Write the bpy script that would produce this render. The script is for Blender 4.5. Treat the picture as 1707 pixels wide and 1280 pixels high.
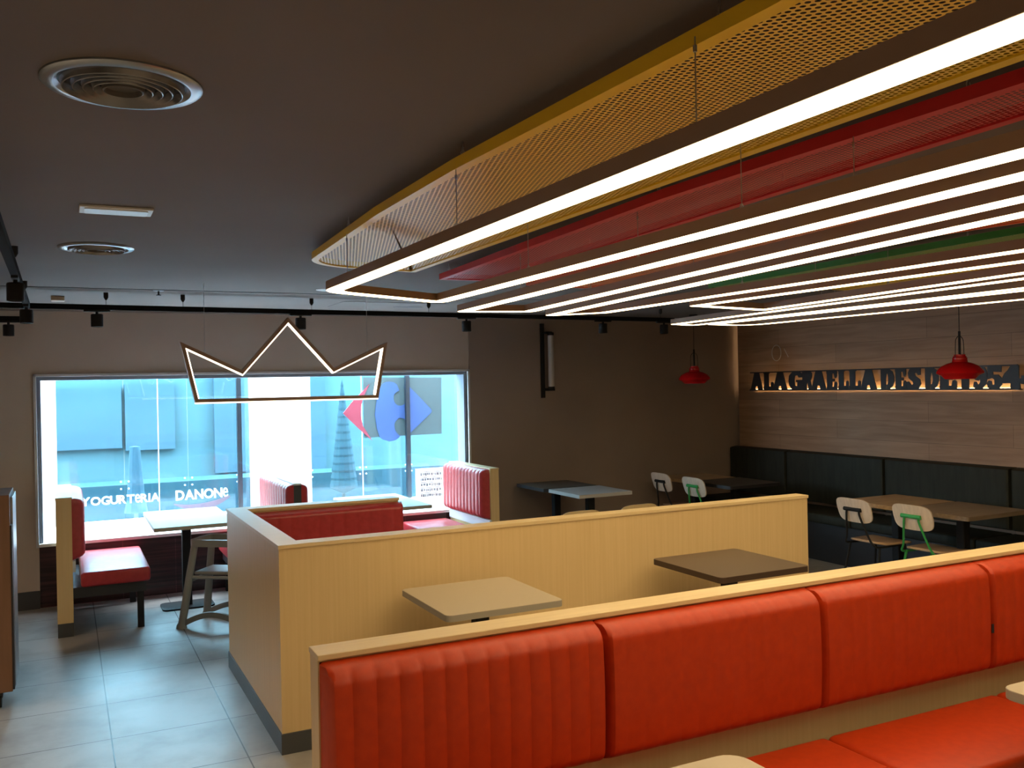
import bpy, bmesh, math, random
from mathutils import Vector, Matrix
random.seed(7)
PI = math.pi
for o in list(bpy.data.objects): bpy.data.objects.remove(o)
SC = bpy.context.scene
COL = SC.collection

# ------------------------------------------------------------ camera, sky, exposure
cam_d = bpy.data.cameras.new('camera'); cam = bpy.data.objects.new('camera', cam_d); COL.objects.link(cam)
yaw, roll = math.radians(26.23), math.radians(-1.145)
fw = Vector((math.sin(yaw), math.cos(yaw), 0)); rt = Vector((math.cos(yaw), -math.sin(yaw), 0)); up = Vector((0, 0, 1))
r2 = rt*math.cos(roll)+up*math.sin(roll); u2 = -rt*math.sin(roll)+up*math.cos(roll)
M = Matrix((r2, u2, -fw)).transposed().to_4x4(); M.translation = Vector((0, 0, 1.75)); cam.matrix_world = M
cam_d.sensor_width = 36; cam_d.lens = 1515/1707*36; cam_d.clip_start = 0.05; cam_d.clip_end = 200
SC.camera = cam
SC.view_settings.view_transform = 'Standard'; SC.view_settings.look = 'None'
SC.view_settings.exposure = 0.0; SC.view_settings.gamma = 1; SC.view_settings.use_curve_mapping = False

LED_STRENGTH = 9.5
LED_COLOR = (1.0, 0.80, 0.56, 1)
SKY_STRENGTH = 27.0
w = bpy.data.worlds.new('sky'); SC.world = w; w.use_nodes = True
bg = w.node_tree.nodes['Background']; bg.inputs[0].default_value = (0.84, 0.93, 1.0, 1); bg.inputs[1].default_value = SKY_STRENGTH

def lamp(name, kind, loc, energy, color, size=.1, rot=(0, 0, 0), spot=1.2, size_y=None):
    d = bpy.data.lights.new(name, kind); d.energy = energy; d.color = color
    if kind == 'SPOT': d.spot_size = spot; d.spot_blend = .6; d.shadow_soft_size = size
    elif kind == 'AREA':
        d.size = size
        if size_y: d.shape = 'RECTANGLE'; d.size_y = size_y
    else: d.shadow_soft_size = size
    o = bpy.data.objects.new(name, d); COL.objects.link(o); o.location = loc; o.rotation_euler = rot
    return o
portal = lamp('window_portal', 'AREA', (1.7, 8.50, 1.2), 1, (1, 1, 1), 3.9, (-PI/2, 0, 0), size_y=1.4)
portal.data.cycles.is_portal = True

# ------------------------------------------------------------ materials
def lin(c): return tuple(((v/255+.055)/1.055)**2.4 if v/255 > .04045 else v/255/12.92 for v in c)
MATS = {}
def mat(name, col, rough=.5, metal=0., spec=.5, coat=0.):
    m = bpy.data.materials.new(name); m.use_nodes = True
    b = m.node_tree.nodes['Principled BSDF']
    b.inputs['Base Color'].default_value = (*col, 1); b.inputs['Roughness'].default_value = rough
    b.inputs['Metallic'].default_value = metal; b.inputs['Specular IOR Level'].default_value = spec
    if coat: b.inputs['Coat Weight'].default_value = coat
    MATS[name] = m; return m
def nodes(m): return m.node_tree.nodes, m.node_tree.links, m.node_tree.nodes['Principled BSDF']
def coords(m, scale=(1, 1, 1), rot=(0, 0, 0), loc=(0, 0, 0), geo=False):
    n, l, b = nodes(m)
    tc = n.new('ShaderNodeTexCoord') if not geo else n.new('ShaderNodeNewGeometry')
    mp = n.new('ShaderNodeMapping'); mp.inputs['Scale'].default_value = scale; mp.inputs['Rotation'].default_value = rot; mp.inputs['Location'].default_value = loc
    l.new(tc.outputs['Object' if not geo else 'Position'], mp.inputs[0]); return mp.outputs[0]
def noise_mix(m, c1, c2, scale=(5, 5, 5), ns=1.0, detail=5, bump=0., lo=.35, hi=.65, rough=None):
    n, l, b = nodes(m); v = coords(m, scale)
    t = n.new('ShaderNodeTexNoise'); t.inputs['Scale'].default_value = ns; t.inputs['Detail'].default_value = detail; l.new(v, t.inputs['Vector'])
    r = n.new('ShaderNodeValToRGB'); r.color_ramp.elements[0].color = (*c1, 1); r.color_ramp.elements[1].color = (*c2, 1)
    r.color_ramp.elements[0].position = lo; r.color_ramp.elements[1].position = hi
    l.new(t.outputs['Fac'], r.inputs[0]); l.new(r.outputs[0], b.inputs['Base Color'])
    if bump:
        bp = n.new('ShaderNodeBump'); bp.inputs['Strength'].default_value = bump; bp.inputs['Distance'].default_value = .002
        l.new(t.outputs['Fac'], bp.inputs['Height']); l.new(bp.outputs[0], b.inputs['Normal'])
    return m
def emis(name, col, strength):
    m = bpy.data.materials.new(name); m.use_nodes = True; n = m.node_tree.nodes; n.clear()
    e = n.new('ShaderNodeEmission'); o = n.new('ShaderNodeOutputMaterial'); e.inputs[0].default_value = col; e.inputs[1].default_value = strength
    m.node_tree.links.new(e.outputs[0], o.inputs[0]); MATS[name] = m; return m

OAK = noise_mix(mat('pale_oak_laminate', (.5, .38, .22), .45), (.60, .435, .22), (.66, .49, .26), (70, 70, 1.6), 1., 7, lo=.25, hi=.75)
OAKTOP = noise_mix(mat('oak_cap_laminate', (.55, .42, .26), .4), (.62, .475, .26), (.68, .53, .30), (3, 45, 45), 1., 5)
LEATHER = noise_mix(mat('red_leather', (.4, .04, .008), .45, spec=.35), (.40, .030, .003), (.45, .036, .003), (30, 30, 30), 1., 4, bump=.08)
CRIMSON = noise_mix(mat('crimson_leather', (.42, .035, .04), .36, spec=.5), (.36, .024, .030), (.42, .032, .038), (30, 30, 30), 1., 4, bump=.08)
GREENL = noise_mix(mat('dark_green_leather', (.05, .06, .045), .6, spec=.25), (.022, .024, .018), (.031, .033, .025), (25, 25, 4), 1., 4)
BLACK = mat('black_metal', (.012, .012, .013), .6, 0., .25)
DARKCORE = mat('black_board', (.02, .02, .025), .5)
BRONZE = mat('brown_profile', (.32, .21, .15), .5, .0)
SKIRT = mat('dark_grey_skirting', (.055, .06, .068), .4)
CEIL = noise_mix(mat('dark_ceiling_paint', (.15, .13, .12), .85), (.132, .112, .104), (.145, .124, .115), (1.2, 1.2, 1.2), 1., 3)
WALLG = noise_mix(mat('grey_wall_plaster', (.33, .3, .28), .85), (.50, .43, .385), (.54, .47, .42), (1.5, 1.5, 1.5), 1., 4)
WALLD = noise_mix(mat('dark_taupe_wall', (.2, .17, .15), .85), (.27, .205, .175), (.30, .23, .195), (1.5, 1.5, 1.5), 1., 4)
WHITE = mat('white_laminate', (.75, .74, .72), .25)
GREYTOP = mat('grey_beige_laminate', (.42, .36, .27), .4)
GREYEDGE = mat('grey_edge_band', (.32, .30, .26), .5)
BROWNTOP = mat('brown_laminate', (.09, .062, .045), .38)
BROWNEDGE = mat('dark_brown_edge', (.05, .03, .022), .45)
WOODTOP = noise_mix(mat('mid_oak_top', (.4, .27, .14), .4), (.34, .22, .12), (.46, .31, .17), (3, 30, 30), 1., 5)
DIMTOP = noise_mix(mat('grey_oak_top', (.2, .15, .1), .4), (.17, .125, .085), (.23, .17, .12), (3, 30, 30), 1., 5)
DARKTOP = mat('dark_green_grey_top', (.05, .052, .045), .4)
PALETOP = mat('pale_grey_top', (.42, .42, .42), .35)
SHELL = noise_mix(mat('pale_ply_shell', (.62, .5, .4), .45), (.60, .48, .38), (.70, .575, .46), (40, 40, 3), 1., 4)
SEATPLY = noise_mix(mat('ply_seat', (.45, .3, .18), .4), (.44, .28, .17), (.54, .36, .22), (3, 40, 40), 1., 4)
GREENM = mat('green_metal', (.03, .30, .07), .35)
YRIM = mat('yellow_metal', (.88, .56, .02), .38)
RRIM = mat('red_metal', (.62, .025, .025), .38)
ORIM = mat('orange_red_metal', (.75, .15, .06), .38)
GRIM = mat('green_panel_metal', (.05, .24, .04), .38)
REDLAMP = mat('red_enamel', (.50, .004, .006), .22)
STEEL = mat('steel', (.5, .5, .5), .3, .9)
GREYPLAST = mat('grey_brown_plastic', (.24, .225, .21), .45)
ALU = mat('white_window_frame', (.55, .58, .62), .35)
EXTW = mat('white_render', (.92, .92, .92), .7)
KIOSK = noise_mix(mat('brown_cabinet_laminate', (.16, .085, .05), .5), (.15, .08, .045), (.19, .10, .06), (20, 20, 1.5), 1., 4)
PALEPLAST = mat('white_plastic', (.62, .62, .62), .4)
SATIN = mat('satin_grey_metal', (.36, .40, .45), .28, .85)
VRING = mat('vent_ring_metal', (.24, .25, .27), .25, .8)
CREAMP = mat('cream_plastic', (.5, .42, .32), .5)
PINK = mat('pink_film', (.105, .068, .10), .5)
LRED = mat('red_sign_film', (.19, .025, .05), .5)
LBLUE = mat('blue_sign_film', (.02, .06, .19), .5)
LWHITE = mat('white_sign_film', (.95, .95, .95), .5)
SIGNGREY = mat('grey_sign_board', (.03, .06, .072), .6)
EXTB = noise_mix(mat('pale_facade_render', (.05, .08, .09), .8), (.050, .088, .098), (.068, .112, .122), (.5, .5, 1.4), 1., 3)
EXTD = noise_mix(mat('grey_painted_shade', (.03, .05, .07), .8), (.034, .062, .082), (.044, .076, .098), (.5, .5, 2), 1., 3)  # darker tone painted in for shadow and reflection on the street wall
EXTG = mat('pale_paving', (.16, .19, .2), .8)
TREE = mat('dark_conifer', (.025, .05, .06), .9)
LED = emis('led_diffuser', (1.0, .76, .42, 1), LED_STRENGTH)
LEDFILL = emis('added_led_fill', (1.0, .78, .50, 1), .55)  # weak upward glow added to brighten the mesh panels
LEDC = emis('crown_led_diffuser', (1.0, .82, .62, 1), 3.6)
LEDS = emis('sign_backlight', (1.0, .66, .30, 1), 22)
LEDW = emis('corner_led', (1.0, .68, .34, 1), 6.0)
SPOTLENS = emis('lamp_lens', (1.0, .8, .6, 1), 6)

def tile_material():
    m = mat('grey_stone_tile', (.3, .3, .3), .38); n, l, b = nodes(m)
    v = coords(m, (1, 1, 1), geo=True)
    br = n.new('ShaderNodeTexBrick'); br.offset = 0; br.squash = 1
    br.inputs['Scale'].default_value = 1; br.inputs['Brick Width'].default_value = .573; br.inputs['Row Height'].default_value = .573
    br.inputs['Mortar Size'].default_value = .0034; br.inputs['Mortar Smooth'].default_value = .1
    ml = n.new('ShaderNodeMapping'); ml.inputs['Location'].default_value = (-.183, -5.022, 0); l.new(v, ml.inputs[0]); l.new(ml.outputs[0], br.inputs['Vector'])
    t = n.new('ShaderNodeTexNoise'); t.inputs['Scale'].default_value = 2.2; t.inputs['Detail'].default_value = 7; t.inputs['Roughness'].default_value = .62; l.new(v, t.inputs['Vector'])
    r = n.new('ShaderNodeValToRGB'); r.color_ramp.elements[0].color = (.27, .25, .235, 1); r.color_ramp.elements[1].color = (.38, .37, .355, 1)
    r.color_ramp.elements[0].position = .33; r.color_ramp.elements[1].position = .56; l.new(t.outputs['Fac'], r.inputs[0])
    hs = n.new('ShaderNodeMixRGB'); hs.blend_type = 'MULTIPLY'; hs.inputs[0].default_value = 1
    br.inputs['Color1'].default_value = (1, 1, 1, 1); br.inputs['Color2'].default_value = (.93, .93, .93, 1); br.inputs['Mortar'].default_value = (.16, .15, .14, 1)
    l.new(r.outputs[0], hs.inputs[1]); l.new(br.outputs['Color'], hs.inputs[2]); l.new(hs.outputs[0], b.inputs['Base Color'])
    rr = n.new('ShaderNodeMapRange'); rr.inputs[3].default_value = .5; rr.inputs[4].default_value = .36; l.new(t.outputs['Fac'], rr.inputs[0]); l.new(rr.outputs[0], b.inputs['Roughness'])
    return m
TILE = tile_material()
def plank_material():
    m = mat('brown_oak_planks', (.3, .2, .12), .55); n, l, b = nodes(m)
    v = coords(m, (1, 1, 1), geo=True)
    sp = n.new('ShaderNodeSeparateXYZ'); l.new(v, sp.inputs[0]); cb = n.new('ShaderNodeCombineXYZ'); l.new(sp.outputs[1], cb.inputs[0]); l.new(sp.outputs[2], cb.inputs[1])
    br = n.new('ShaderNodeTexBrick'); br.offset = .43; br.inputs['Scale'].default_value = 1; br.inputs['Brick Width'].default_value = 1.9; br.inputs['Row Height'].default_value = .19
    br.inputs['Mortar Size'].default_value = .0015; br.inputs['Color1'].default_value = (.9, .9, .9, 1); br.inputs['Color2'].default_value = (1.12, 1.08, 1.05, 1); br.inputs['Mortar'].default_value = (.4, .4, .4, 1)
    l.new(cb.outputs[0], br.inputs['Vector'])
    mp = n.new('ShaderNodeMapping'); mp.inputs['Scale'].default_value = (1, .9, 11); l.new(v, mp.inputs[0])
    t = n.new('ShaderNodeTexNoise'); t.inputs['Scale'].default_value = 1.6; t.inputs['Detail'].default_value = 7; t.inputs['Distortion'].default_value = .6; l.new(mp.outputs[0], t.inputs['Vector'])
    r = n.new('ShaderNodeValToRGB'); r.color_ramp.elements[0].color = (.27, .155, .088, 1); r.color_ramp.elements[1].color = (.42, .265, .165, 1)
    r.color_ramp.elements[0].position = .25; r.color_ramp.elements[1].position = .72; l.new(t.outputs['Fac'], r.inputs[0])
    x = n.new('ShaderNodeMixRGB'); x.blend_type = 'MULTIPLY'; x.inputs[0].default_value = 1; l.new(r.outputs[0], x.inputs[1]); l.new(br.outputs['Color'], x.inputs[2]); l.new(x.outputs[0], b.inputs['Base Color'])
    return m
PLANK = plank_material()
def knee_material():
    m = mat('dark_brown_wall_tile', (.06, .03, .03), .3); n, l, b = nodes(m)
    v = coords(m, geo=True); sp = n.new('ShaderNodeSeparateXYZ'); l.new(v, sp.inputs[0]); cb = n.new('ShaderNodeCombineXYZ'); l.new(sp.outputs[0], cb.inputs[0]); l.new(sp.outputs[2], cb.inputs[1])
    br = n.new('ShaderNodeTexBrick'); br.offset = 0; br.inputs['Scale'].default_value = 1; br.inputs['Brick Width'].default_value = .42; br.inputs['Row Height'].default_value = .6
    br.inputs['Mortar Size'].default_value = .0025; br.inputs['Color1'].default_value = (1, 1, 1, 1); br.inputs['Color2'].default_value = (1, .95, .95, 1); br.inputs['Mortar'].default_value = (2.6, 2.4, 2.4, 1); l.new(cb.outputs[0], br.inputs['Vector'])
    mp = n.new('ShaderNodeMapping'); mp.inputs['Scale'].default_value = (1.2, 1, 34); l.new(v, mp.inputs[0])
    t = n.new('ShaderNodeTexNoise'); t.inputs['Scale'].default_value = 1.5; t.inputs['Detail'].default_value = 4; l.new(mp.outputs[0], t.inputs['Vector'])
    r = n.new('ShaderNodeValToRGB'); r.color_ramp.elements[0].color = (.028, .013, .017, 1); r.color_ramp.elements[1].color = (.075, .030, .036, 1)
    r.color_ramp.elements[0].position = .4; r.color_ramp.elements[1].position = .62; l.new(t.outputs['Fac'], r.inputs[0])
    x = n.new('ShaderNodeMixRGB'); x.blend_type = 'MULTIPLY'; x.inputs[0].default_value = 1; l.new(r.outputs[0], x.inputs[1]); l.new(br.outputs['Color'], x.inputs[2]); l.new(x.outputs[0], b.inputs['Base Color'])
    return m
KNEE = knee_material()
def expanded(name, col, pitch=(.0165, .029)):
    # expanded metal sheet: staggered elliptical openings cut as transparency
    m = mat(name, col, .36); n, l, b = nodes(m); v = coords(m, geo=True)
    sp = n.new('ShaderNodeSeparateXYZ'); l.new(v, sp.inputs[0])
    def mth(op, a, c=None, k=None):
        q = n.new('ShaderNodeMath'); q.operation = op
        l.new(a, q.inputs[0]) if not isinstance(a, float) else setattr(q.inputs[0], 'default_value', a)
        if c is not None:
            if isinstance(c, float): q.inputs[1].default_value = c
            else: l.new(c, q.inputs[1])
        return q.outputs[0]
    xr = mth('SUBTRACT', mth('MULTIPLY', sp.outputs[0], .70), mth('MULTIPLY', sp.outputs[1], .714)); yr = mth('ADD', mth('MULTIPLY', sp.outputs[0], .714), mth('MULTIPLY', sp.outputs[1], .70))
    U = mth('DIVIDE', xr, pitch[0]); V = mth('DIVIDE', yr, pitch[1])
    def cell(off):
        a = mth('ABSOLUTE', mth('SUBTRACT', mth('FRACT', mth('ADD', U, off)), .5))
        c = mth('ABSOLUTE', mth('SUBTRACT', mth('FRACT', mth('ADD', V, off)), .5))
        return mth('ADD', mth('POWER', mth('DIVIDE', a, .335), 2.), mth('POWER', mth('DIVIDE', c, .165), 2.))
    h = mth('GREATER_THAN', mth('MINIMUM', cell(0.), cell(.5)), 1.)
    tr = n.new('ShaderNodeBsdfTransparent'); mx = n.new('ShaderNodeMixShader'); out = [q for q in n if q.type == 'OUTPUT_MATERIAL'][0]
    l.new(h, mx.inputs[0]); l.new(tr.outputs[0], mx.inputs[1]); l.new(b.outputs[0], mx.inputs[2]); l.new(mx.outputs[0], out.inputs[0])
    return m
YMESH = expanded('yellow_expanded_metal', (.93, .60, .07)); RMESH = expanded('red_expanded_metal', (.62, .05, .04))
OMESH = expanded('orange_red_expanded_metal', (.95, .32, .13)); GMESH = expanded('green_expanded_metal', (.30, .42, .07))
def glass(name, tint, refl=.06):
    m = bpy.data.materials.new(name); m.use_nodes = True; n = m.node_tree.nodes; l = m.node_tree.links; n.clear()
    t = n.new('ShaderNodeBsdfTransparent'); t.inputs[0].default_value = (*tint, 1); g = n.new('ShaderNodeBsdfGlossy'); g.inputs['Roughness'].default_value = .03
    mx = n.new('ShaderNodeMixShader'); mx.inputs[0].default_value = refl; o = n.new('ShaderNodeOutputMaterial')
    l.new(t.outputs[0], mx.inputs[1]); l.new(g.outputs[0], mx.inputs[2]); l.new(mx.outputs[0], o.inputs[0]); return m
GLASS = glass('clear_window_glass', (.97, .99, 1), .04); TINT = glass('cyan_tinted_glass', (.62, .86, .95), .05)

# ------------------------------------------------------------ mesh helpers
def BM(): return bmesh.new()
def add_box(bm, x0, x1, y0, y1, z0, z1, bev=0., seg=2):
    b = bmesh.new(); bmesh.ops.create_cube(b, size=1)
    for v in b.verts: v.co = Vector(((x0+x1)/2+v.co.x*(x1-x0), (y0+y1)/2+v.co.y*(y1-y0), (z0+z1)/2+v.co.z*(z1-z0)))
    if bev: bmesh.ops.bevel(b, geom=b.edges[:], offset=bev, segments=seg, profile=.5, affect='EDGES')
    merge(bm, b); return bm
def merge(bm, b, mtx=None):
    vs = {}
    for v in b.verts: vs[v] = bm.verts.new(mtx @ v.co if mtx else v.co)
    for f in b.faces:
        try: bm.faces.new([vs[v] for v in f.verts])
        except ValueError: pass
    b.free()
def add_prism(bm, pts, z0, z1, axis='z', off=0.):
    """pts 2-D outline; axis z: (x,y); axis y: (x,z) extruded along y; axis x: (y,z) extruded along x"""
    def P(p, k):
        if axis == 'z': return Vector((p[0], p[1], k))
        if axis == 'y': return Vector((p[0], k, p[1]))
        return Vector((k, p[0], p[1]))
    b = bmesh.new(); A = [b.verts.new(P(p, z0)) for p in pts]; B = [b.verts.new(P(p, z1)) for p in pts]; n = len(pts)
    b.faces.new(A[::-1]); b.faces.new(B)
    for i in range(n): b.faces.new((A[i], A[(i+1) % n], B[(i+1) % n], B[i]))
    b.normal_update(); bmesh.ops.triangulate(b, faces=[f for f in b.faces if len(f.verts) > 4], ngon_method='EAR_CLIP')
    bmesh.ops.recalc_face_normals(b, faces=b.faces[:]); merge(bm, b); return bm
def rr(x0, x1, y0, y1, r, seg=5):
    out = []
    for cx, cy, a in ((x1-r, y1-r, 0), (x0+r, y1-r, PI/2), (x0+r, y0+r, PI), (x1-r, y0+r, 1.5*PI)):
        for i in range(seg+1):
            t = a+PI/2*i/seg; out.append((cx+r*math.cos(t), cy+r*math.sin(t)))
    return out
def add_tube(bm, pts, r, seg=8, closed=False):
    pts = [Vector(p) for p in pts]; n = len(pts); rings = []; prev = None
    for i, p in enumerate(pts):
        if closed: d = (pts[(i+1) % n]-pts[i-1]).normalized()
        else:
            d = (pts[min(i+1, n-1)]-pts[max(i-1, 0)]).normalized()
        if prev is None:
            a = d.orthogonal().normalized()
        else:
            a = prev-d*prev.dot(d); a = a.normalized() if a.length > 1e-5 else d.orthogonal().normalized()
        prev = a; c = d.cross(a); rad = r[i] if isinstance(r, (list, tuple)) else r
        rings.append([bm.verts.new(p+a*rad*math.cos(2*PI*k/seg)+c*rad*math.sin(2*PI*k/seg)) for k in range(seg)])
    for i in range(n if closed else n-1):
        A, B = rings[i], rings[(i+1) % n]
        for k in range(seg): bm.faces.new((A[k], A[(k+1) % seg], B[(k+1) % seg], B[k]))
    if not closed:
        bm.faces.new(rings[0][::-1]); bm.faces.new(rings[-1])
    return bm
def smooth_path(pts, sub=6):
    pts = [Vector(p) for p in pts]; out = []
    P = [pts[0]*2-pts[1]]+pts+[pts[-1]*2-pts[-2]]
    for i in range(1, len(P)-2):
        for k in range(sub):
            t = k/sub; a, b, c, d = P[i-1], P[i], P[i+1], P[i+2]
            out.append(.5*((2*b)+(c-a)*t+(2*a-5*b+4*c-d)*t*t+(3*b-a-3*c+d)*t**3))
    out.append(pts[-1]); return out
def add_lathe(bm, prof, seg=32, c=(0, 0)):
    rings = []
    for r, z in prof:
        if r < 1e-5: rings.append([bm.verts.new((c[0], c[1], z))])
        else: rings.append([bm.verts.new((c[0]+r*math.cos(2*PI*k/seg), c[1]+r*math.sin(2*PI*k/seg), z)) for k in range(seg)])
    for A, B in zip(rings, rings[1:]):
        for k in range(seg):
            a, a2 = A[k % len(A)], A[(k+1) % len(A)]; b, b2 = B[k % len(B)], B[(k+1) % len(B)]
            vs = []
            for v in (a, a2, b2, b):
                if v not in vs: vs.append(v)
            if len(vs) > 2:
                try: bm.faces.new(vs)
                except ValueError: pass
    return bm
WLOC = {}
def obj(name, bm, m, parent=None, loc=None, smooth=False, **kw):
    """all geometry is written in world coordinates (of the thing before it is moved); the mesh is stored relative to its origin"""
    org = Vector(loc) if loc else (WLOC[parent.name] if parent else Vector((0, 0, 0)))
    bmesh.ops.recalc_face_normals(bm, faces=bm.faces[:])
    for v in bm.verts: v.co -= org
    me = bpy.data.meshes.new(name); bm.to_mesh(me); bm.free()
    if isinstance(m, (list, tuple)):
        for q in m: me.materials.append(q)
    else: me.materials.append(m)
    if smooth:
        me.polygons.foreach_set('use_smooth', [True]*len(me.polygons))
        me.set_sharp_from_angle(angle=math.radians(38))
    o = bpy.data.objects.new(name, me); COL.objects.link(o)
    if parent: o.parent = parent; o.location = org-WLOC[parent.name]
    else: o.location = org
    WLOC[o.name] = org
    for k, v in kw.items(): o[k] = v
    return o
def thing(name, label, cat, loc=(0, 0, 0), group=None):
    o = bpy.data.objects.new(name, None); o.empty_display_size = .1; COL.objects.link(o); o.location = loc; WLOC[o.name] = Vector(loc)
    o['label'] = label; o['category'] = cat
    if group: o['group'] = group
    return o
def tag(o, label, cat, group=None, kind=None):
    o['label'] = label; o['category'] = cat
    if group: o['group'] = group
    if kind: o['kind'] = kind
    return o
def struct(name, bm, m, parent=None, smooth=False):
    o = obj(name, bm, m, parent, smooth=smooth)
    if not parent: o['kind'] = 'structure'
    return o
def dup(root, loc, rotz=0., label=None, group=None, mats=None):
    r = root.copy(); COL.objects.link(r); r.location = loc; r.rotation_euler = (0, 0, rotz)
    if label: r['label'] = label
    if group: r['group'] = group
    def rec(src, dst):
        for ch in list(src.children):
            c = ch.copy(); c.data = ch.data
            if mats and ch.name.split('.')[0] in mats:
                c.data = ch.data.copy(); c.data.materials[0] = mats[ch.name.split('.')[0]]
            COL.objects.link(c); c.parent = dst; rec(ch, c)
    rec(root, r); return r

# ------------------------------------------------------------ structure
FY, CZ, RX = 8.35, 2.45, 7.02          # far wall, ceiling, right wall
LX, BY = -4.2, -3.2
WX0, WX1, WZ0, WZ1 = -.205, 3.615, .525, 1.885   # window opening
struct('floor', add_box(BM(), LX, RX+.2, BY, FY+.25, -.1, 0), TILE)
struct('ceiling', add_box(BM(), LX, RX+.2, BY, FY+.25, CZ, CZ+.15), CEIL)
bm = BM()
add_box(bm, LX, WX0, FY, FY+.25, 0, CZ); add_box(bm, WX0, WX1, FY, FY+.25, WZ1, CZ)
add_box(bm, WX1, WX1+.02, FY, FY+.25, 0, CZ)
struct('wall_far', bm, WALLG)
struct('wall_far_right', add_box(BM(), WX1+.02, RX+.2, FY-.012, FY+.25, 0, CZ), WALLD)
struct('wall_below_window', add_box(BM(), WX0, WX1, FY+.012, FY+.25, 0, WZ0-.03), KNEE)
struct('wall_left', add_box(BM(), LX-.2, LX, BY, FY+.25, 0, CZ), WALLG)
struct('wall_back', add_box(BM(), LX, RX+.2, BY-.2, BY, 0, CZ), mat('cream_wall', (.78, .70, .58), .8))
struct('wall_right', add_box(BM(), RX+.03, RX+.2, BY, FY-.012, 0, CZ), WALLD)
struct('wall_right_cladding', add_box(BM(), RX-.03, RX, BY, FY-.09, 0, CZ), PLANK)
struct('baseboard_far', add_box(BM(), LX, WX0-.001, FY-.015, FY, 0, .145), SKIRT)
struct('baseboard_right', add_box(BM(), WX1+.03, RX-.04, FY-.027, FY-.012, 0, .12), SKIRT)
struct('trim_1', add_box(BM(), LX, RX, FY-.03, FY, CZ-.03, CZ), mat('grey_trim', (.30, .28, .27), .7))
struct('trim_2', add_box(BM(), LX, RX-.04, 6.70, 6.706, CZ-.004, CZ-.0005), SKIRT)
# window: thin pale frame, dark inner reveal, glass pane, white sill
wf = struct('window_1', BM(), ALU)
bm = BM(); t = .022
for a in ((WX0-t, WX0, WZ0-.03, WZ1+t), (WX1, WX1+t, WZ0-.03, WZ1+t), (WX0-t, WX1+t, WZ1, WZ1+t)): add_box(bm, a[0], a[1], FY-.02, FY+.02, a[2], a[3], .002)
struct('window_frame', bm, ALU, wf)
bm = BM(); r0, r1 = FY+.02, FY+.2
add_box(bm, WX0, WX0+.03, r0, r1, WZ0, WZ1); add_box(bm, WX1-.03, WX1, r0, r1, WZ0, WZ1); add_box(bm, WX0+.03, WX1-.03, r0, r1, WZ1-.03, WZ1)
struct('window_reveal', bm, mat('grey_reveal', (.20, .23, .28), .4), wf)
struct('window_sill', add_box(BM(), WX0-.0, WX1, FY-.02, FY+.30, WZ0-.028, WZ0, .004), mat('white_sill', (.85, .86, .87), .35), wf)
struct('window_pane', add_box(BM(), WX0+.03, WX1-.03, FY+.105, FY+.111, WZ0, WZ1-.03), GLASS, wf)

# corner light slot between the far wall and the wood cladding
o = obj('corner_light_strip', add_box(BM(), RX+.004, RX+.018, FY-.135, FY-.115, 1.6, CZ-.01), LEDW, loc=(RX+.01, FY-.12, 1.5))
tag(o, 'warm light strip glowing in the corner gap beside the wood planks', 'light strip')

# ------------------------------------------------------------ outside the window
struct('ground_1', add_box(BM(), -30, 40, FY+.26, 45, -.3, -.1), EXTG)
struct('exterior_ledge', add_box(BM(), -3, 8, FY+.31, 9.66, .30, .505), EXTW)
struct('wall_upper_front', add_box(BM(), LX, RX+.2, FY+.25, FY+.3, CZ, CZ+.4), EXTW)
for i, (a, b) in enumerate(((-.62, -.075), (1.713, 2.315), (4.12, 4.7))):
    o = obj('pillar', add_box(BM(), a, b, 9.50, 9.66, .505, 3.0), EXTW, loc=(a, 9.5, .505)); o['kind'] = 'structure'
gw = thing('glass_screen', 'cyan tinted outdoor glass screen with steel point fixings beyond the window', 'glass screen', (1.9, 9.7, .505))
seams = [-.62, .517, 1.111, 1.713, 2.315, 2.932, 3.46, 3.99, 4.7]
for i in range(len(seams)-1):
    a, b = seams[i]+.003, seams[i+1]-.003
    if abs(seams[i]-1.713) < .01: continue
    obj('glass_pane', add_box(BM(), a, b, 9.70, 9.712, .835, 3.0), TINT, gw)
    obj('glass_pane', add_box(BM(), a, b, 9.70, 9.712, .505, .829), TINT, gw)
bm = BM()
for s in (.517, 1.111, 1.713-.09, 2.315+.09, 2.932, 3.46):
    for dx in (-.035, .035):
        if s in (1.713-.09, 2.315+.09) and dx > 0: continue
        for dz in (-.035, .035):
            obj('point_fixing', add_tube(BM(), [(s+dx, 9.690, .832+dz), (s+dx, 9.70, .832+dz)], .0085, 10), LWHITE, gw, smooth=True)
obj('seam_fin', add_box(BM(), .829, .836, 9.690, 9.70, .505, 3.0), LWHITE, gw); obj('seam_fin', add_box(BM(), 2.925, 2.932, 9.690, 9.70, .505, 3.0), LWHITE, gw)
for i, (x, s) in enumerate(((1.605, 'left'), (3.435, 'right'))):
    o = obj('facade_mullion', add_box(BM(), x-.022, x+.022, 9.60, 9.655, .505, 3.0), mat('blue_grey_mullion'+s, (.004, .010, .018), .4), loc=(x, 9.62, .505))
    tag(o, f'slim dark upright post outside the window, {"left" if i == 0 else "right"} of the white central pillar', 'post')
o = obj('street_wall', add_box(BM(), -9, 14, 15, 15.4, -.1, 3.1), EXTB, loc=(2, 15, -.1)); o['kind'] = 'structure'
def S(x, z, Y=14.9): return x*Y/9.7, 1.75+(z-1.75)*Y/9.7
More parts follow.
